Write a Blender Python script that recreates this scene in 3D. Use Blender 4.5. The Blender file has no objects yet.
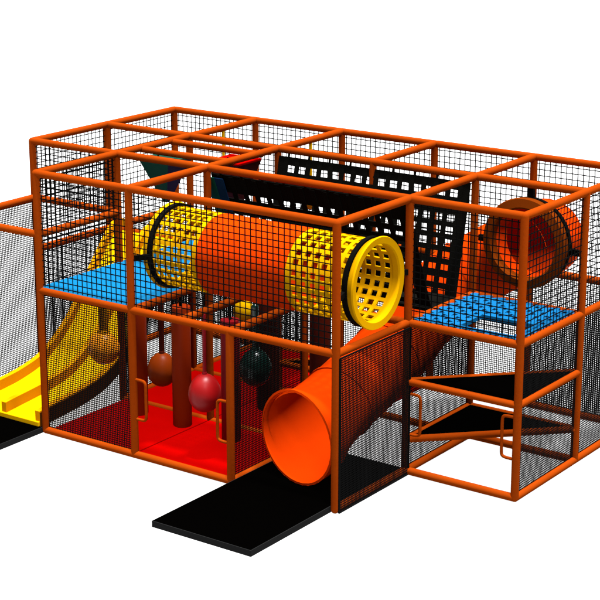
import bpy, math, random
from mathutils import Vector, Matrix

U = 1.2                       # metres per bay of the play frame
R = 0.0325                    # radius of a padded tube, in bays
HT, HM, HS = 2.24, 1.241, 1.7215   # roof, deck and low-bay heights, in bays
GZ = -R                       # ground level
random.seed(4)

scene = bpy.context.scene
col = scene.collection

# ------------------------------------------------------------------ materials
def mat(name, rgb, rough=0.5, spec=0.2, bump=0.0, scale=60.0, var=0.0, metal=0.0):
    m = bpy.data.materials.new(name)
    m.use_nodes = True
    nt = m.node_tree
    b = nt.nodes['Principled BSDF']
    b.inputs['Base Color'].default_value = (*rgb, 1)
    b.inputs['Roughness'].default_value = rough
    b.inputs['Specular IOR Level'].default_value = spec
    b.inputs['Metallic'].default_value = metal
    tc = nt.nodes.new('ShaderNodeTexCoord')
    if var > 0:
        n = nt.nodes.new('ShaderNodeTexNoise')
        n.inputs['Scale'].default_value = 3.5
        n.inputs['Detail'].default_value = 5
        nt.links.new(tc.outputs['Object'], n.inputs['Vector'])
        r = nt.nodes.new('ShaderNodeMapRange')
        r.inputs['From Min'].default_value = 0.3
        r.inputs['From Max'].default_value = 0.7
        r.inputs['To Min'].default_value = 1 - var
        r.inputs['To Max'].default_value = 1 + var
        nt.links.new(n.outputs['Fac'], r.inputs['Value'])
        mx = nt.nodes.new('ShaderNodeVectorMath')
        mx.operation = 'SCALE'
        mx.inputs[0].default_value = rgb
        nt.links.new(r.outputs['Result'], mx.inputs['Scale'])
        nt.links.new(mx.outputs['Vector'], b.inputs['Base Color'])
    if bump > 0:
        n = nt.nodes.new('ShaderNodeTexNoise')
        n.inputs['Scale'].default_value = scale
        n.inputs['Detail'].default_value = 3
        nt.links.new(tc.outputs['Object'], n.inputs['Vector'])
        bp = nt.nodes.new('ShaderNodeBump')
        bp.inputs['Strength'].default_value = bump
        bp.inputs['Distance'].default_value = 0.01
        nt.links.new(n.outputs['Fac'], bp.inputs['Height'])
        nt.links.new(bp.outputs['Normal'], b.inputs['Normal'])
    return m

M = dict(
    ground=mat('white_floor', (0.25, 0.25, 0.25), 0.9, 0.0),
    pipe=mat('orange_foam_sleeve', (0.114, 0.0152, 0.0008), 0.55, 0.0, 0.12, 25, 0.05),
    orange=mat('orange_plastic', (0.245, 0.0152, 0.0003), 0.4, 0.0, 0, 0, 0.04),
    flange=mat('shaded_orange_plastic', (0.060, 0.0098, 0.0006), 0.5, 0.0),  # darker copy of the orange, with the upper rim's shade in the colour
    yellow=mat('yellow_plastic', (0.32, 0.165, 0.0003), 0.4, 0.0, 0, 0, 0.03),
    gold=mat('golden_plastic', (0.245, 0.118, 0.0003), 0.4, 0.0, 0, 0, 0.03),
    amber=mat('amber_plastic', (0.31, 0.115, 0.0003), 0.4, 0.0, 0, 0, 0.03),
    side_shade=mat('slide_side_shade', (0.030, 0.0075, 0.0008), 0.5, 0.0),  # shade on the slide's outer wall, put into a dark brown
    black=mat('black_rubber', (0.00015, 0.00012, 0.0001), 0.8, 0.0, 0.2, 80),
    edge=mat('dark_grey_edging', (0.006, 0.006, 0.006), 0.8, 0.0),
    strap=mat('black_webbing', (0.0014, 0.0013, 0.0010), 0.8, 0.01, 0.2, 120),
    net=mat('black_net_cord', (0.0016, 0.0016, 0.0016), 0.8, 0.01),
    red=mat('red_vinyl', (0.128, 0.0002, 0.0001), 0.5, 0.0, 0.1, 20, 0.04),
    blue=mat('blue_vinyl', (0.0012, 0.056, 0.125), 0.5, 0.02, 0.1, 20, 0.03),
    bluestrap=mat('blue_webbing', (0.0012, 0.046, 0.115), 0.6, 0.02),
    ball_y=mat('yellow_ochre_vinyl', (0.60, 0.19, 0.004), 0.35, 0.08, 0.05, 15),
    ball_o=mat('ochre_vinyl', (0.10, 0.0125, 0.0006), 0.4, 0.04, 0.05, 15),
    ball_r=mat('red_gloss_vinyl', (0.115, 0.0012, 0.0015), 0.4, 0.10, 0.05, 15),
    ball_g=mat('green_vinyl', (0.0006, 0.012, 0.009), 0.25, 0.3, 0.05, 15),
    crimson=mat('crimson_vinyl', (0.10, 0.0012, 0.003), 0.45, 0.06),
    column=mat('orange_column_vinyl', (0.15, 0.012, 0.0006), 0.5, 0.04, 0.08, 15),
    brown=mat('dark_brown_vinyl', (0.03, 0.003, 0.001), 0.5, 0.03),
    teal=mat('dark_green_vinyl', (0.0006, 0.022, 0.014), 0.5, 0.03),
    navy=mat('navy_vinyl', (0.0006, 0.006, 0.020), 0.5, 0.03),
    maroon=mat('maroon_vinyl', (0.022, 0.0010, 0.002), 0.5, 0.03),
)

# ------------------------------------------------------------------ mesh helpers (coordinates in bays)
class MB:
    def __init__(s):
        s.v, s.f = [], []
    def add(s, v, f):
        k = len(s.v)
        s.v += [tuple(p) for p in v]
        s.f += [tuple(i + k for i in q) for q in f]
        return s
    def box(s, a, b):
        x0, y0, z0 = a
        x1, y1, z1 = b
        return s.add([(x0, y0, z0), (x1, y0, z0), (x1, y1, z0), (x0, y1, z0), (x0, y0, z1), (x1, y0, z1), (x1, y1, z1), (x0, y1, z1)],
                     [(3, 2, 1, 0), (4, 5, 6, 7), (0, 1, 5, 4), (1, 2, 6, 5), (2, 3, 7, 6), (3, 0, 4, 7)])
    def bar(s, a, b, w, d, nrm):
        """flat strap from a to b: width w across, thickness d along nrm"""
        a, b, n = Vector(a), Vector(b), Vector(nrm).normalized()
        t = (b - a).normalized()
        c = n.cross(t).normalized() * (w / 2)
        n = n * (d / 2)
        vs = [p + i * c + j * n for p in (a, b) for i, j in ((-1, -1), (1, -1), (1, 1), (-1, 1))]
        return s.add(vs, [(3, 2, 1, 0), (4, 5, 6, 7), (0, 1, 5, 4), (1, 2, 6, 5), (2, 3, 7, 6), (3, 0, 4, 7)])
    def sweep(s, pts, rad, n=18, closed=False, cap=True):
        """round tube through pts; rad a number or a list; rounded ends come from pts/rad"""
        P = [Vector(p) for p in pts]
        m = len(P)
        rr = rad if isinstance(rad, (list, tuple)) else [rad] * m
        T = []
        for i in range(m):
            a = P[(i - 1) % m] if closed or i > 0 else P[i]
            b = P[(i + 1) % m] if closed or i < m - 1 else P[i]
            T.append((b - a).normalized())
        up = Vector((0, 0, 1)) if abs(T[0].z) < 0.9 else Vector((1, 0, 0))
        u = (up - T[0] * up.dot(T[0])).normalized()
        vs = []
        for i in range(m):
            u = (u - T[i] * u.dot(T[i])).normalized()
            w = T[i].cross(u)
            for k in range(n):
                q = 2 * math.pi * k / n
                vs.append(P[i] + (u * math.cos(q) + w * math.sin(q)) * rr[i])
        fs = []
        for i in range(m if closed else m - 1):
            j = (i + 1) % m
            for k in range(n):
                l = (k + 1) % n
                fs.append((i * n + k, i * n + l, j * n + l, j * n + k))
        if cap and not closed:
            fs.append(tuple(range(n - 1, -1, -1)))
            fs.append(tuple((m - 1) * n + k for k in range(n)))
        return s.add(vs, fs)
    def capsule(s, a, b, r, n=18):
        a, b = Vector(a), Vector(b)
        t = (b - a).normalized()
        pts, rr = [], []
        for q in (85, 60, 35, 12):
            q = math.radians(q)
            pts.append(a - t * r * math.sin(q)); rr.append(r * math.cos(q))
        pts.append(a); rr.append(r); pts.append(b); rr.append(r)
        for q in (12, 35, 60, 85):
            q = math.radians(q)
            pts.append(b + t * r * math.sin(q)); rr.append(r * math.cos(q))
        return s.sweep(pts, rr, n)
    def lathe(s, prof, c, axis='z', n=40, closed=False):
        """prof: list of (radius, distance along the axis)"""
        vs = []
        for (r, h) in prof:
            for k in range(n):
                q = 2 * math.pi * k / n
                p = {'z': (r * math.cos(q), r * math.sin(q), h), 'x': (h, r * math.cos(q), r * math.sin(q)), 'y': (r * math.sin(q), h, r * math.cos(q))}[axis]
                vs.append((c[0] + p[0], c[1] + p[1], c[2] + p[2]))
        fs = []
        m = len(prof)
        for i in range(m if closed else m - 1):
            j = (i + 1) % m
            for k in range(n):
                l = (k + 1) % n
                fs.append((i * n + k, i * n + l, j * n + l, j * n + k))
        return s.add(vs, fs)
    def prism(s, poly, z0, z1):
        n = len(poly)
        vs = [(x, y, z0) for x, y in poly] + [(x, y, z1) for x, y in poly]
        fs = [tuple(range(n - 1, -1, -1)), tuple(range(n, 2 * n))]
        fs += [(i, (i + 1) % n, (i + 1) % n + n, i + n) for i in range(n)]
        return s.add(vs, fs)
    def obj(s, name, m, parent=None, smooth=None, bevel=0.0, origin=None):
        if parent is not None:
            o0 = Vector(parent['o'])
        elif origin is not None:
            o0 = Vector(origin)
        else:
            xs, ys, zs = zip(*s.v)
            o0 = Vector(((min(xs) + max(xs)) / 2, (min(ys) + max(ys)) / 2, min(zs)))
        me = bpy.data.meshes.new(name)
        me.from_pydata([((x - o0.x) * U, (y - o0.y) * U, (z - o0.z) * U) for x, y, z in s.v], [], s.f)
        me.materials.append(m)
        me.update()
        import bmesh
        bm = bmesh.new(); bm.from_mesh(me)
        bmesh.ops.recalc_face_normals(bm, faces=bm.faces)
        bm.to_mesh(me); bm.free()
        if smooth is not None:
            me.polygons.foreach_set('use_smooth', [True] * len(me.polygons))
            me.set_sharp_from_angle(angle=math.radians(smooth))
        o = bpy.data.objects.new(name, me)
        col.objects.link(o)
        if parent is not None:
            o.parent = parent
            o['o'] = tuple(o0)
        else:
            o.location = o0 * U
        if bevel > 0:
            b = o.modifiers.new('bevel', 'BEVEL')
            b.width = bevel * U; b.segments = 2; b.limit_method = 'ANGLE'
        return o

def thing(name, label, cat, loc, group=None):
    o = bpy.data.objects.new(name, None)
    col.objects.link(o)
    o.location = Vector(loc) * U
    o.empty_display_size = 0.1
    o['o'] = tuple(loc)
    o['label'] = label; o['category'] = cat
    if group: o['group'] = group
    return o

def tag(o, label, cat, group=None):
    o['label'] = label; o['category'] = cat
    if group: o['group'] = group
    return o

def smooth_path(pts, k=6):
    P = [Vector(p) for p in pts]
    P = [P[0] * 2 - P[1]] + P + [P[-1] * 2 - P[-2]]
    out = []
    for i in range(1, len(P) - 2):
        for j in range(k):
            t = j / k
            a, b, c, d = P[i - 1:i + 3]
            out.append(0.5 * (2 * b + (c - a) * t + (2 * a - 5 * b + 4 * c - d) * t * t + (3 * b - a - 3 * c + d) * t ** 3))
    out.append(P[-2])
    return out

# ------------------------------------------------------------------ ground
g = MB()
g.add([(-120, -120, GZ), (120, -120, GZ), (120, 120, GZ), (-120, 120, GZ)], [(0, 1, 2, 3)])
g = g.obj('ground', M['ground'], origin=(0, 0, 0))
g['kind'] = 'structure'

# ------------------------------------------------------------------ the tube frame
frame = thing('play_frame', 'orange padded tube frame holding the whole play structure, with posts, roof beams and grab handles', 'play frame', (2.5, 1.5, GZ))
full = [(1, 0), (2, 0), (4, 0), (0, 1), (1, 1), (2, 1), (4, 1), (5, 1), (0, 2), (1, 2), (2, 2), (3, 2), (4, 2), (5, 2),
        (0, 3), (1, 3), (2, 3), (3, 3), (4, 3), (5, 3)]
for x, y in full:
    MB().capsule((x, y, GZ + R), (x, y, HT), R).obj('post', M['pipe'], frame, 40)
for x, y, h in ((3, 0, HM), (3, 1, HM), (0, 0, HS)):
    MB().capsule((x, y, GZ + R), (x, y, h), R).obj('post', M['pipe'], frame, 40)
r2 = R * 0.98
def beam(a, b, r=r2):
    MB().capsule(a, b, r).obj('beam', M['pipe'], frame, 40)
# roof
for a, b in (((1, 0), (4, 0)), ((0, 1), (5, 1)), ((0, 2), (5, 2)), ((0, 3), (5, 3)),
             ((0, 1), (0, 3)), ((1, 0), (1, 3)), ((2, 0), (2, 3)), ((3, 2), (3, 3)), ((4, 0), (4, 3)), ((5, 1), (5, 3))):
    beam((a[0], a[1], HT), (b[0], b[1], HT))
for y in (1.33, 1.75):
    beam((1, y, HT - 0.012), (2, y, HT - 0.012), R * 0.9)
# deck level
for a, b in (((1, 0), (4, 0)), ((1, 1), (5, 1)), ((0, 2), (3, 2)), ((4, 2), (5, 2)), ((0, 3), (5, 3)),
             ((0, 1), (0, 3)), ((1, 0), (1, 3)), ((2, 0), (2, 3)), ((3, 0), (3, 1)), ((4, 0), (4, 2)), ((5, 1), (5, 3)), ((2.5, 0), (2.5, 1))):
    beam((a[0], a[1], HM), (b[0], b[1], HM))
# low bay at the slide
for a, b in (((0, 0), (1, 0)), ((0, 1), (1, 1)), ((0, 0), (0, 1)), ((1, 0), (1, 1))):
    beam((a[0], a[1], HS), (b[0], b[1], HS))
# on the floor
for a, b in (((1, 0), (3, 0)), ((1, 1), (3, 1)), ((4, 1), (5, 1)), ((1, 2), (4, 2)), ((4, 2), (5, 2)), ((0, 3), (5, 3)),
             ((0, 0), (0, 3)), ((1, 1), (1, 3)), ((3, 0), (3, 1)), ((4, 0), (4, 2)), ((5, 1), (5, 3))):
    beam((a[0], a[1], 0.0), (b[0], b[1], 0.0))
def handle(x, y, d):
    c = smooth_path([(x, y, 0.655), (x + d * 0.085, y, 0.655), (x + d * 0.12, y, 0.645), (x + d * 0.13, y, 0.61),
                     (x + d * 0.13, y, 0.50), (x + d * 0.13, y, 0.36), (x + d * 0.12, y, 0.325), (x + d * 0.085, y, 0.315), (x, y, 0.315)], 4)
    MB().sweep(c, 0.0125, 10).obj('handle', M['pipe'], frame, 60)
handle(2, 0, 1); handle(3, 0, -1); handle(4, 1, 1); handle(5, 1, -1)

# ------------------------------------------------------------------ nets
def net(a, b, z0, z1, pitch, w, label, group):
    """a net hung in the upright plane through floor points a and b"""
    a = Vector((*a, 0)); b = Vector((*b, 0))
    L = (b - a).length
    t = (b - a) / L
    n = Vector((-t.y, t.x, 0))
    m = MB()
    k = max(1, round(L / pitch))
    for i in range(1, k):
        p = a + t * (L * i / k)
        m.bar(p + Vector((0, 0, z0)), p + Vector((0, 0, z1)), w, w * 0.4, n)
    h = z1 - z0
    k = max(1, round(h / pitch))
    for i in range(1, k):
        z = Vector((0, 0, z0 + h * i / k))
        o = n * (w * 0.3)
        m.bar(a + z + o, b + z + o, w, w * 0.4, n)
    for p in (a, b):                                     # border cords
        m.bar(p + Vector((0, 0, z0)), p + Vector((0, 0, z1)), 0.012, 0.010, n)
    for z in (z0, z1):
        m.bar(a + Vector((0, 0, z)), b + Vector((0, 0, z)), 0.012, 0.010, n)
    return tag(m.obj('safety_net', M['net']), label, 'net', group)
CO = (0.0525, 0.0080)
FI = (0.0188, 0.0069)
NC = 'coarse upper nets of the play frame'
NF = 'fine lower nets of the play frame'
net((1, 0), (2, 0), HM, HT, *CO, 'coarse black net in front of the plain blue deck, over the yellowish hanging ball', NC)
net((2, 0), (4, 0), HM, HT, *CO, 'wide coarse black net right in front of the yellow and orange crawl tunnel', NC)
net((1, 0), (1, 1), HM, HT, *CO, 'coarse black net on the slide side of the plain blue deck', NC)
net((0, 1), (1, 1), HS, HT, *CO, 'short coarse black net above the inner beam of the low slide bay', NC)
net((0, 1), (0, 2), HM, HT, *CO, 'coarse black net at the left end of the frame beside the slide top', NC)
net((0, 2), (0, 3), HM, HT, *CO, 'coarse black net at the left end of the frame, meeting the rear corner post', NC)
for i, t in enumerate(('rear coarse net beside the back left corner post',
                       'rear coarse net directly behind the inverted red pyramid',
                       'rear coarse net behind the left half of the black webbing bridge',
                       'rear coarse net behind the right half of the black webbing bridge',
                       'rear coarse net above the round tube mouth, rightmost of the back wall')):
    net((i, 3), (i + 1, 3), HM, HT, *CO, t, NC)
net((4, 1), (5, 1), HM, HT, *CO, 'coarse black net over the front of the woven blue deck, before the orange tube mouth', NC)
net((5, 1), (5, 2), HM, HT, *CO, 'coarse black net on the right side of the woven blue deck', NC)
net((5, 2), (5, 3), HM, HT, *CO, 'coarse black net at the right, behind the woven blue deck, cut off by the picture', NC)
net((1, 0), (2, 0), 0, HM, *FI, 'fine black net under the plain blue deck, in front of the yellowish hanging ball', NF)
net((3, 0), (3, 1), 0, HM, *FI, 'fine black net left of the tube slide mouth, with the green ball behind it', NF)
net((4.036, 0.0), (4.036, 0.99), GZ + 0.012, HM - 0.03, *FI, 'fine black net covering the right flank of the orange tube slide', NF)
net((4, 1), (4, 2), 0, HM, *FI, 'fine black net on the inner side of the black triangular steps', NF)
net((5, 1), (5, 2), 0, HM, *FI, 'fine black net on the outer right side of the black triangular steps', NF)
net((5, 2), (5, 3), 0, HM, *FI, 'fine black net at floor level behind the steps, cut by the right picture edge', NF)
net((0, 0), (0, 1), 0, HS, *FI, 'tall fine black net left of the yellow slide run-out, under the sloping low bay beam', NF)
net((0, 1), (0, 2), 0, HM, *FI, 'fine black net beside the steep upper half of the yellow slide', NF)
net((0, 2), (0, 3), 0, HM, *FI, 'fine black net under the top of the yellow slide, at the rear left corner', NF)
net((1, 1), (1, 2), 0, HM, *FI, 'fine black net seen behind the orange column at the left of the red room', NF)
net((1, 2), (1, 3), 0, HM, *FI, 'fine black net in the far left corner of the red room', NF)
for i, t in enumerate(('rear fine net at floor level under the slide landing',
                       'rear fine net at floor level at the back of the red room, left bay',
                       'rear fine net at floor level at the back of the red room, right bay',
                       'rear fine net at floor level behind the bend of the orange tube slide',
                       'rear fine net at floor level behind the black triangular steps')):
    net((i, 3), (i + 1, 3), 0, HM, *FI, t, NF)

# ------------------------------------------------------------------ mats and decks
def slab(name, x0, y0, x1, y1, z0, z1, m, label, cat, group=None, bevel=0.006):
    return tag(MB().box((x0, y0, z0), (x1, y1, z1)).obj(name, m, bevel=bevel), label, cat, group)
e = 0.006
RM = 'red floor mats of the ball room'
redlab = {(1, 0): 'red floor mat behind the fine front net, under the yellowish hanging ball',
          (2, 0): 'red floor mat just inside the open doorway with the two handles',
          (1, 1): 'red floor mat beyond the orange floor tube, second from the fine front net',
          (2, 1): 'red floor mat in the middle of the red room beneath the yellow hanging ball',
          (1, 2): 'red floor mat in the far left corner of the red room',
          (2, 2): 'red floor mat in the far right corner of the red room, against the back net'}
for (x, y), t in redlab.items():
    y0 = y + (R if y == 0 else R * 0.7)
    slab('floor_mat', x + e + (R if x == 1 or x == 3 else 0), y0, x + 1 - e - (R if x == 3 else 0), y + 1 - R * 0.7, GZ + 0.001, 0.012, M['red'], t, 'floor mat', RM)
def landing(x0, y0, x1, y1, label):
    t = thing('landing_mat', label, 'mat', ((x0 + x1) / 2, (y0 + y1) / 2, GZ), 'black landing mats')
    q = 0.006
    MB().box((x0 + q, y0 + q, GZ + 0.002), (x1 - q, y1 - q, 0.022)).obj('pad', M['black'], t, bevel=0.003)
    m = MB()
    m.box((x0, y0, GZ + 0.002), (x1, y0 + q - .0005, 0.019))
    m.box((x0, y1 - q + .0005, GZ + 0.002), (x1, y1, 0.019))
    m.box((x0, y0 + q, GZ + 0.002), (x0 + q - .0005, y1 - q, 0.019))
    m.box((x1 - q + .0005, y0 + q, GZ + 0.002), (x1, y1 - q, 0.019))
    m.obj('edging', M['edge'], t)
landing(3.035, -1.015, 3.996 - R, 0.99, 'black landing mat under the mouth of the orange tube slide')
landing(0.01, -1.0, 1 - R, 0.02, 'black landing mat in front of the yellow slide, cut by the left picture edge')
slab('deck_panel', 1.0, -0.005, 2.0, 1.995, HM + 0.004, HM + 0.036, M['blue'], 'plain blue deck panel behind the front net at the tunnel\'s left end', 'deck')
slab('deck_panel', 1.0, 2.0, 2.0, 2.97, HM + 0.004, HM + 0.036, M['red'], 'plain red deck panel at the rear below the red topped pyramid', 'deck')

# woven deck with a climbing hatch
wd = thing('woven_deck', 'woven blue webbing deck with a square climbing hatch, above the black steps', 'deck', (4.5, 1.5, HM))
hx0, hx1, hy0, hy1 = 4.405, 4.905, 1.075, 1.455
pitch, sw = 0.062, 0.048
m = MB()
n = 15
for i in range(n):
    for ax in (0, 1):
        u = (1.0 if ax else 4.0) + 0.065 + i * pitch
        lo, hi = (4.03, 4.97) if ax else (1.03, 1.97)
        def seg(s0, s1):
            k = max(1, int(round((s1 - s0) / pitch * 2)))
            pts = []
            for j in range(k + 1):
                s = s0 + (s1 - s0) * j / k
                z = HM + 0.02 + 0.007 * math.cos(math.pi * (s - lo) / pitch + math.pi * i) * (1 if ax else -1)
                pts.append((s, z))
            for (sa, za), (sb, zb) in zip(pts, pts[1:]):
                A = (sa, u, za) if ax else (u, sa, za)
                B = (sb, u, zb) if ax else (u, sb, zb)
                m.bar(A, B, sw, 0.007, (0, 0, 1))
        h0, h1, q0, q1 = (hy0, hy1, hx0, hx1) if ax else (hx0, hx1, hy0, hy1)
        if h0 - sw / 2 < u < h1 + sw / 2:
            seg(lo, q0); seg(q1, hi)
        else:
            seg(lo, hi)
m.obj('webbing', M['bluestrap'], wd)
m = MB()
m.box((4.03, 1.03, HM - 0.012), (4.97, hy0, HM - 0.002))
m.box((4.03, hy1, HM - 0.012), (4.97, 1.97, HM - 0.002))
m.box((4.03, hy0, HM - 0.012), (hx0, hy1, HM - 0.002))
m.box((hx1, hy0, HM - 0.012), (4.97, hy1, HM - 0.002))
m.obj('backing', M['navy'], wd)
m = MB()
for a, b in (((hx0, hy0), (hx1, hy0)), ((hx1, hy0), (hx1, hy1)), ((hx1, hy1), (hx0, hy1)), ((hx0, hy1), (hx0, hy0))):
    m.bar((*a, HM + 0.016), (*b, HM + 0.016), 0.03, 0.034, (0, 0, 1))
m.obj('hatch_edge', M['bluestrap'], wd)

# corner steps
def step(tri, z, label, group='black triangular corner steps'):
    cx = sum(p[0] for p in tri) / 3; cy = sum(p[1] for p in tri) / 3
    t = thing('corner_step', label, 'step', (cx, cy, z), group)
    ins = [(p[0] + (cx - p[0]) * 0.07, p[1] + (cy - p[1]) * 0.07) for p in tri]
    MB().prism(ins, z - 0.012, z + 0.018).obj('tread', M['black'], t, bevel=0.003)
    for i in range(3):
        a, b = tri[i], tri[(i + 1) % 3]
        MB().capsule((*a, z), (*b, z), R * 0.9).obj('edge_tube', M['pipe'], t, 40)
step([(4, 1), (5, 1), (5, 2)], 0.755, 'upper black triangular step with orange edges, right below the blue hatch')
step([(4, 1), (5, 2), (4, 2)], 0.265, 'lower black triangular step with orange edges, between the two right hand grips')
step([(2, 2), (3, 2), (3, 3)], 0.265, 'black triangular step with orange edges inside, behind the dark brown columns')

# ------------------------------------------------------------------ crawl tunnel
TX0, TX1, TY, TZ, TR = 2.03, 4.0, 0.5, 1.682, 0.328
tun = thing('crawl_tunnel', 'horizontal crawl tunnel of yellow lattice ends and an orange middle, with flared yellow rims', 'tunnel', (3, TY, TZ - TR))
def lattice(x0, x1, na, nc, wall=0.016):
    """tube of square holes"""
    xs, xo = [x0], []
    mgn = 0.035
    p = (x1 - x0 - 2 * mgn) / na
    hw = 0.054
    xs = [x0]; solid = []
    for i in range(na):
        c = x0 + mgn + p * (i + 0.5)
        xs += [c - hw / 2, c + hw / 2]; solid += [True, False]
    xs.append(x1); solid.append(True)
    an, asol = [], []
    for k in range(nc):
        c = 2 * math.pi * k / nc
        w = 2 * math.pi / nc
        for q in (0.0, 0.2, 0.4, 0.7):
            an.append(c + w * q)
        asol += [True, True, False, False]
    m = MB()
    na_, nx = len(an), len(xs)
    vs = []
    for r in (TR, TR - wall):
        for x in xs:
            for q in an:
                vs.append((x, TY + r * math.cos(q), TZ + r * math.sin(q)))
    I = lambda s, i, k: s * nx * na_ + i * na_ + (k % na_)
    S = lambda i, k: 0 <= i < nx - 1 and (solid[i] or asol[k % na_])
    fs = []
    for i in range(nx - 1):
        for k in range(na_):
            if not S(i, k): continue
            for s in (0, 1):
                fs.append((I(s, i, k), I(s, i + 1, k), I(s, i + 1, k + 1), I(s, i, k + 1)))
            if not S(i, k - 1): fs.append((I(0, i, k), I(0, i + 1, k), I(1, i + 1, k), I(1, i, k)))
            if not S(i, k + 1): fs.append((I(0, i, k + 1), I(0, i + 1, k + 1), I(1, i + 1, k + 1), I(1, i, k + 1)))
            if not S(i - 1, k): fs.append((I(0, i, k), I(0, i, k + 1), I(1, i, k + 1), I(1, i, k)))
            if not S(i + 1, k): fs.append((I(0, i + 1, k), I(0, i + 1, k + 1), I(1, i + 1, k + 1), I(1, i + 1, k)))
    m.add(vs, fs)
    return m
lattice(TX0, 2.53, 6, 25).obj('lattice_section', M['gold'], tun, 25)
lattice(3.40, TX1, 6, 25).obj('lattice_section', M['gold'], tun, 25)
MB().lathe([(TR + .002, 2.53), (TR + .002, 3.40), (TR - .016, 3.40), (TR - .016, 2.53)], (0, TY, TZ), 'x', 56, True).obj('middle_section', M['orange'], tun, 30)
def rim(x, d, m, par):
    pr = [(TR - .02, x - d * .02), (TR + .012, x - d * .015), (TR + .024, x + d * .015), (TR + .034, x + d * .035), (TR + .029, x + d * .048),
          (TR - .022, x + d * .044), (TR - .030, x + d * .03), (TR - .026, x - d * .02)]
    MB().lathe(pr, (0, TY, TZ), 'x', 56, True).obj('flared_rim', m, par, 30)
rim(TX1, 1, M['gold'], tun); rim(TX0 + 0.03, -1, M['gold'], tun)
for x in (TX0 + 0.04, TX1 - 0.04):
    ring = MB().lathe([(TR + .002, x - .022), (TR + .024, x - .02), (TR + .024, x + .02), (TR + .002, x + .022)], (0, TY, TZ), 'x', 56, True).obj('clamp_ring', M['strap'], tun, 30)
    px = 2 if x < 3 else 4
    for y, s in ((0, 1), (1, -1)):
        MB().bar((px, y + s * R, TZ - 0.02), (x, TY - s * (TR + .02), TZ - 0.02), 0.045, 0.03, (1, 0, 0)).obj('bracket', M['strap'], ring)

# ------------------------------------------------------------------ tube slide
ts = thing('tube_slide', 'enclosed orange tube slide curving down to a flared mouth on the black mat', 'tube slide', (3.5, 0.3, GZ))
path = [(3.52, 0.30, .43), (3.5, 0.62, .50), (3.5, 1.15, .64), (3.5, 1.65, .79), (3.48, 2.05, .96), (3.58, 2.38, 1.17), (3.88, 2.58, 1.40),
        (4.25, 2.53, 1.60), (4.46, 2.34, 1.725), (4.5, 2.12, 1.765), (4.5, 1.97, 1.765)]
P = smooth_path(path, 6)
SR = 0.312
def shell(i0, i1, name='section', r=SR):
    m = MB()
    pts = P[i0:i1 + 1]
    rr = [r + 0.055 * max(0.0, 1 - (i0 + i) / 8) ** 2 for i in range(len(pts))]
    m.sweep(pts, rr, 36, cap=False)
    m.sweep(pts, [q - 0.014 for q in rr], 36, cap=False)
    return m.obj(name, M['orange'], ts, 50)
cuts = [0, 8, 16, 24, 32, 40, 48, len(P) - 1]
for a, b in zip(cuts, cuts[1:]):
    shell(a, b)
for c in cuts[1:-1]:
    d = (P[c + 1] - P[c - 1]).normalized() * 0.012
    MB().sweep([P[c] - d, P[c] + d], SR + 0.012, 36, cap=False).sweep([P[c] - d, P[c] - d * .99], [SR + .012, SR], 36, cap=False).sweep([P[c] + d * .99, P[c] + d], [SR, SR + .012], 36, cap=False).obj('joint_ring', M['orange'], ts, 40)
# mouth: flared
d = Vector((-0.16, -0.97, -0.03)).normalized()
e0 = (P[0] - P[1]).normalized()
mp = [P[2], P[1], P[0]]
mr = [SR + 0.055 * (1 - q / 8) ** 2 for q in (2, 1, 0)]
for q in range(1, 7):
    mp.append(mp[-1] + (e0.lerp(d, min(1, q / 4))).normalized() * 0.02)
    mr.append(mr[-1] + 0.0036)
m = MB()
m.sweep(mp, [r + 0.002 for r in mr], 36, cap=False)
m.sweep(mp, [r - 0.016 for r in mr], 36, cap=False)
m.sweep([mp[-1], mp[-1] + d * 0.003], [mr[-1] + 0.002, mr[-1] - 0.016], 36, cap=False)
m.obj('mouth', M['orange'], ts, 50)
# upper rim, facing the blue deck
yc, zc, xc = 1.95, 1.765, 4.5
pr = [(SR - .022, yc + .05), (SR + .055, yc + .04), (SR + .062, yc - .01), (SR + .055, yc - .03), (SR - .012, yc - .045), (SR - .026, yc - .03)]
MB().lathe(pr, (xc, 0, zc), 'y', 56, True).obj('entry_rim', M['flange'], ts, 30)['label'] = 'rim of the upper opening, its shade painted in brown'
ring = MB().lathe([(SR + .001, 2.02), (SR + .05, 2.02), (SR + .05, 2.06), (SR + .001, 2.06)], (xc, 0, zc), 'y', 56, True).obj('clamp_ring', M['strap'], ts, 30)
for a, b in (((4 + R, 2.03, 1.73), (xc - SR - .03, 2.04, 1.73)), ((5 - R, 2.03, 1.73), (xc + SR + .03, 2.04, 1.73)), ((xc, 2.03, HT - R), (xc, 2.04, zc + SR + .03))):
    MB().bar(a, b, 0.05, 0.035, (0, 1, 0)).obj('bracket', M['strap'], ring)

# ------------------------------------------------------------------ double slide
sl = thing('double_slide', 'bright yellow two lane slide curving down to the left black mat', 'slide', (0.52, 0, GZ))
rimp = [(2.06, 1.335), (1.98, 1.345), (1.90, 1.315), (1.80, 1.22), (1.57, .95), (1.37, .69), (1.16, .48), (.88, .30), (.60, .225), (.36, .195), (.11, .172), (-0.02, .158)]
rp = [(p.x, p.y) for p in smooth_path([(a, b, 0) for a, b in rimp], 5)]
def prof(x0, x1, top, bot, name, m=None):
    vs, fs = [], []
    k = len(rp)
    for (y, z) in rp:
        zb = max(GZ + 0.02 + 0.03, z + bot)
        vs += [(x0, y, z + top), (x1, y, z + top), (x1, y, zb), (x0, y, zb)]
    for i in range(k - 1):
        a, b = i * 4, i * 4 + 4
        for j in range(4):
            l = (j + 1) % 4
            fs.append((a + j, a + l, b + l, b + j))
    fs += [(0, 1, 2, 3), tuple(4 * (k - 1) + j for j in (3, 2, 1, 0))]
    return MB().add(vs, fs).obj(name, m or M['yellow'], sl, 35)
prof(0.145, 0.495, -0.095, -0.135, 'lane')
prof(0.545, 0.895, -0.095, -0.135, 'lane')
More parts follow.
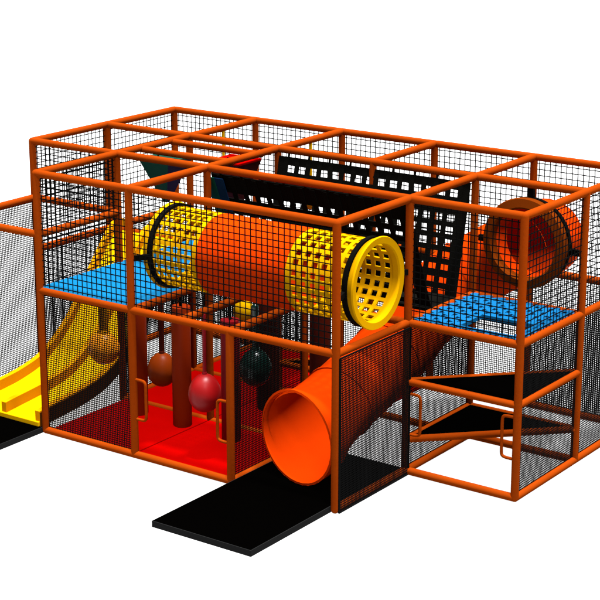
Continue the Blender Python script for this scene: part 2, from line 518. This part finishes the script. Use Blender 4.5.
for x in (0.12, 0.52, 0.92):
    prof(x - 0.026, x + 0.026, 0.0, -0.142, 'side_rail', M['amber'])
prof(0.9475, 0.954, -0.012, -0.145, 'outer_side_shade', M['side_shade'])['label'] = 'outer side of the slide, its shade painted as a dark brown panel'  # thin panel added over the right rail to darken it like shade
MB().box((0.095, -0.04, 0.024), (0.945, -0.018, 0.068)).obj('lip', M['yellow'], sl, bevel=0.006)

# ------------------------------------------------------------------ hanging balls
def ball(x, y, z, rx, rz, top, m, label, rope_m=None, rr=0.022, faces=40):
    t = thing('hanging_ball', label, 'punching ball', (x, y, z - rz), 'hanging punching balls')
    pr = []
    for i in range(25):
        q = -math.pi / 2 + math.pi * i / 24
        k = 1.0 - 0.06 * math.sin(q)
        pr.append((max(0.0005, rx * k * math.cos(q)), rz * math.sin(q)))
    MB().lathe(pr, (x, y, z), 'z', faces).obj('ball', m, t, 60)
    MB().lathe([(rr * 1.25, z + rz * .95), (rr * 1.2, z + rz + .012), (rr, z + rz + .02)], (x, y, 0), 'z', 20).obj('collar', rope_m or m, t, 40)
    MB().capsule((x, y, z + rz), (x, y, top), rr, 14).obj('strap', rope_m or m, t, 40)
    return t
ball(1.33, 0.40, 0.695, .134, .142, HM - 0.02, M['ball_y'], 'brownish yellow ball hanging under the blue deck, behind the fine front net', M['amber'], .042)
ball(1.64, 0.79, 0.455, .128, .152, HM - 0.02, M['ball_o'], 'egg shaped orange ball hanging just left of the thick orange column', M['brown'])
ball(2.52, 0.28, 0.562, .135, .162, HM - 0.02, M['ball_r'], 'glossy red ball hanging in the doorway beside the right hand grip', M['crimson'], .016)
ball(2.72, 0.70, 0.705, .135, .160, HM - 0.02, M['ball_g'], 'dark green ball hanging right of the door post, seen through fine net', M['ball_g'], .03)
ball(1.96, 1.54, 0.86, .093, .105, HM - 0.02, M['yellow'], 'small bright yellow ball hanging deep inside under the crawl tunnel', M['strap'], .02)
ball(2.0, 2.5, 1.74, .10, .14, HT - 0.03, M['yellow'], 'yellow ball on a long strap, seen through the back sheet of black webbing', M['yellow'], .014)
ball(1.0, 2.5, 1.62, .10, .16, HT - 0.03, M['yellow'], 'yellow ball on a long strap at the rear, left of the black webbing bridge', M['yellow'], .014)

# ------------------------------------------------------------------ padded columns
def column(x, y, z1, r, m, label):
    t = thing('padded_column', label, 'column', (x, y, 0.0), 'padded columns standing on the red floor')
    MB().lathe([(r * .9, .014), (r, .024), (r, z1 - .012), (r * .97, z1), (0.001, z1)], (x, y, 0), 'z', 32).obj('body', m, t, 40)
    MB().capsule((x, y, z1), (x, y, HM - .02), .012, 10).obj('rod', M['strap'], t, 40)
column(1.40, 0.75, 1.08, .083, M['column'], 'orange padded column half hidden behind the left door post')
column(1.90, 0.74, 1.08, .083, M['column'], 'thick orange padded column in the middle of the doorway')
column(2.46, 0.70, 1.07, .080, M['crimson'], 'crimson padded column just behind the right door post')
column(2.24, 1.52, 1.10, .100, M['brown'], 'dark brown padded column behind the green ball')
column(2.95, 1.30, 1.10, .090, M['brown'], 'dark brown padded column beside the tube slide')

# ------------------------------------------------------------------ inverted pyramids under the roof
def pyramid(x, y, h, z0, z1, mats, top, label):
    t = thing('hanging_pyramid', label, 'pyramid', (x, y, z0), 'inverted pyramids hanging under the roof')
    c = [(x - h, y - h), (x + h, y - h), (x + h, y + h), (x - h, y + h)]
    b = h * 0.12
    d = [(x - b, y - b), (x + b, y - b), (x + b, y + b), (x - b, y + b)]
    for i in range(4):
        j = (i + 1) % 4
        A, B, Cc, D = (*c[i], z1), (*c[j], z1), (*d[j], z0), (*d[i], z0)
        k = 0.96
        inner = [(x + (p[0] - x) * k, y + (p[1] - y) * k, p[2]) for p in (A, B, Cc, D)]
        MB().add([A, B, Cc, D] + inner, [(0, 1, 2, 3), (7, 6, 5, 4), (0, 4, 5, 1), (1, 5, 6, 2), (2, 6, 7, 3), (3, 7, 4, 0)]).obj('side_panel', mats[i], t)
    MB().box((x - h * 1.02, y - h * 1.02, z1 - .002), (x + h * 1.02, y + h * 1.02, z1 + .018)).obj('lid', top, t, bevel=0.004)
    for sy in (-1, 1):
        MB().capsule((x, y + sy * h * .6, z1), (x, y + sy * h * .6, HT - .03), .008, 8).obj('hanger', M['strap'], t)
pyramid(1.25, 1.36, .165, 1.78, 2.165, [M['teal'], M['navy'], M['teal'], M['navy']], M['teal'], 'dark green and navy inverted pyramid under the roof, left of the red one')
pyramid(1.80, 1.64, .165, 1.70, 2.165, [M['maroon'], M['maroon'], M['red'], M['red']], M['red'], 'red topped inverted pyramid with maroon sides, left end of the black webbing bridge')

# ------------------------------------------------------------------ webbing bridge
br = thing('webbing_bridge', 'black webbing bridge with two leaning lattice sides and a narrow floor', 'bridge', (3, 1.55, HM))
def sheet(yt, zt, yb, zb, x0, x1, head):
    m = MB()
    dn = Vector((0, yb - yt, zb - zt))
    L = dn.length
    nrm = Vector((1, 0, 0)).cross(dn).normalized()
    at = lambda x, s: Vector((x, yt, zt)) + dn * (s / L)
    k = 15
    p = (x1 - x0 - 0.16) / k
    for i in range(k + 1):
        x = x0 + 0.08 + p * i
        m.bar(at(x, 0.01), at(x, L), 0.047, 0.008, nrm)
    for x in (x0 + 0.04, x1 - 0.04):
        m.bar(at(x, 0.0) + nrm * .003, at(x, L) + nrm * .003, 0.09, 0.008, nrm)
    m.bar(at(x0, head / 2) + nrm * .007, at(x1, head / 2) + nrm * .007, head, 0.008, nrm)
    s0 = head + 0.058 + 0.023
    k = int((L - s0) / 0.103)
    for j in range(k + 1):
        s = s0 + 0.103 * j
        o = nrm * 0.007
        m.bar(at(x0, s) + o, at(x1, s) + o, 0.046, 0.008, nrm)
    for i in range(0, 9):                                # ties to the top tube
        x = x0 + 0.1 + (x1 - x0 - 0.2) * i / 8
        m.bar(at(x, -0.04), at(x, 0.02), 0.018, 0.009, nrm)
    return m.obj('side_net', M['strap'], br)
sheet(1.985, 2.185, 1.79, HM + 0.02, 2.03, 3.96, 0.075)
sheet(1.02, 2.19, 1.40, HM + 0.02, 2.03, 3.96, 0.17)
MB().box((2.03, 1.38, HM - 0.01), (3.96, 1.81, HM + 0.018)).obj('walkway', M['strap'], br, bevel=0.004)
# coloured end flaps of the front sheet
dn = Vector((0, .38, HM + .02 - 2.17))
for k, (x, mm) in enumerate(((2.02, M['teal']), (2.115, M['navy']))):
    a = Vector((x, 1.02, 2.165)); 
    n_ = Vector((1, 0, 0)).cross(dn).normalized()
    MB().bar(a + n_ * (-.012 if n_.y > 0 else .012), a + dn * .98 + n_ * (-.012 if n_.y > 0 else .012), 0.09, 0.009, n_).obj('end_flap', mm, br)

# ------------------------------------------------------------------ light
w = bpy.data.worlds.new('World')
scene.world = w
w.use_nodes = True
nt = w.node_tree
bg = nt.nodes['Background']
tc = nt.nodes.new('ShaderNodeTexCoord')
sp = nt.nodes.new('ShaderNodeSeparateXYZ')
nt.links.new(tc.outputs['Generated'], sp.inputs[0])
mr_ = nt.nodes.new('ShaderNodeMapRange')
mr_.interpolation_type = 'SMOOTHSTEP'
mr_.inputs['From Min'].default_value = 0.35
mr_.inputs['From Max'].default_value = 0.85
mr_.inputs['To Min'].default_value = 0.05
mr_.inputs['To Max'].default_value = 1.0
nt.links.new(sp.outputs['Z'], mr_.inputs['Value'])
ml = nt.nodes.new('ShaderNodeMath'); ml.operation = 'MULTIPLY'
ml.inputs[1].default_value = 1.0
nt.links.new(mr_.outputs['Result'], ml.inputs[0])
bg.inputs['Color'].default_value = (1, 1, 1, 1)
nt.links.new(ml.outputs[0], bg.inputs['Strength'])

def sun(name, d, strength, ang, colr=(1, 1, 1)):
    l = bpy.data.lights.new(name, 'SUN')
    l.energy = strength; l.angle = math.radians(ang); l.color = colr
    o = bpy.data.objects.new(name, l)
    col.objects.link(o)
    o.location = (3, 2, 12)
    o.rotation_euler = Vector(d).to_track_quat('-Z', 'Y').to_euler()
    return o
KEY = (-0.16, -0.08, -0.96)
k = sun('overhead_lamp', KEY, 3.2, 2.0)
k.data.use_shadow = False
sun('key_lamp', (-0.10, 0.06, -1), 2.3, 4.0)
sun('fill_lamp', (-0.50, 0.50, -0.70), 0.35, 8.0)

# ------------------------------------------------------------------ camera
az, el, roll = 2.19169393, -0.280873467, 0.000645244
fw = Vector((math.cos(el) * math.cos(az), math.cos(el) * math.sin(az), math.sin(el)))
rt = fw.cross(Vector((0, 0, 1))).normalized()
up = rt.cross(fw)
r2_ = rt * math.cos(roll) + up * math.sin(roll)
u2_ = up * math.cos(roll) - rt * math.sin(roll)
cam = bpy.data.cameras.new('camera')
cam.sensor_width = 36; cam.lens = 1769.542865 / 600 * 36
cam.clip_start = 0.1; cam.clip_end = 1000
co = bpy.data.objects.new('camera', cam)
col.objects.link(co)
mw = Matrix((r2_, u2_, -fw)).transposed().to_4x4()
mw.translation = Vector((11.06273061, -10.33500702, 5.27128722)) * U
co.matrix_world = mw
scene.camera = co

for o in list(bpy.data.objects):
    if 'category' in o: o['kind'] = 'thing'
    if 'o' in o: del o['o']

scene.view_settings.view_transform = 'Standard'
scene.view_settings.look = 'None'
scene.view_settings.exposure = 2.0
scene.view_settings.gamma = 1
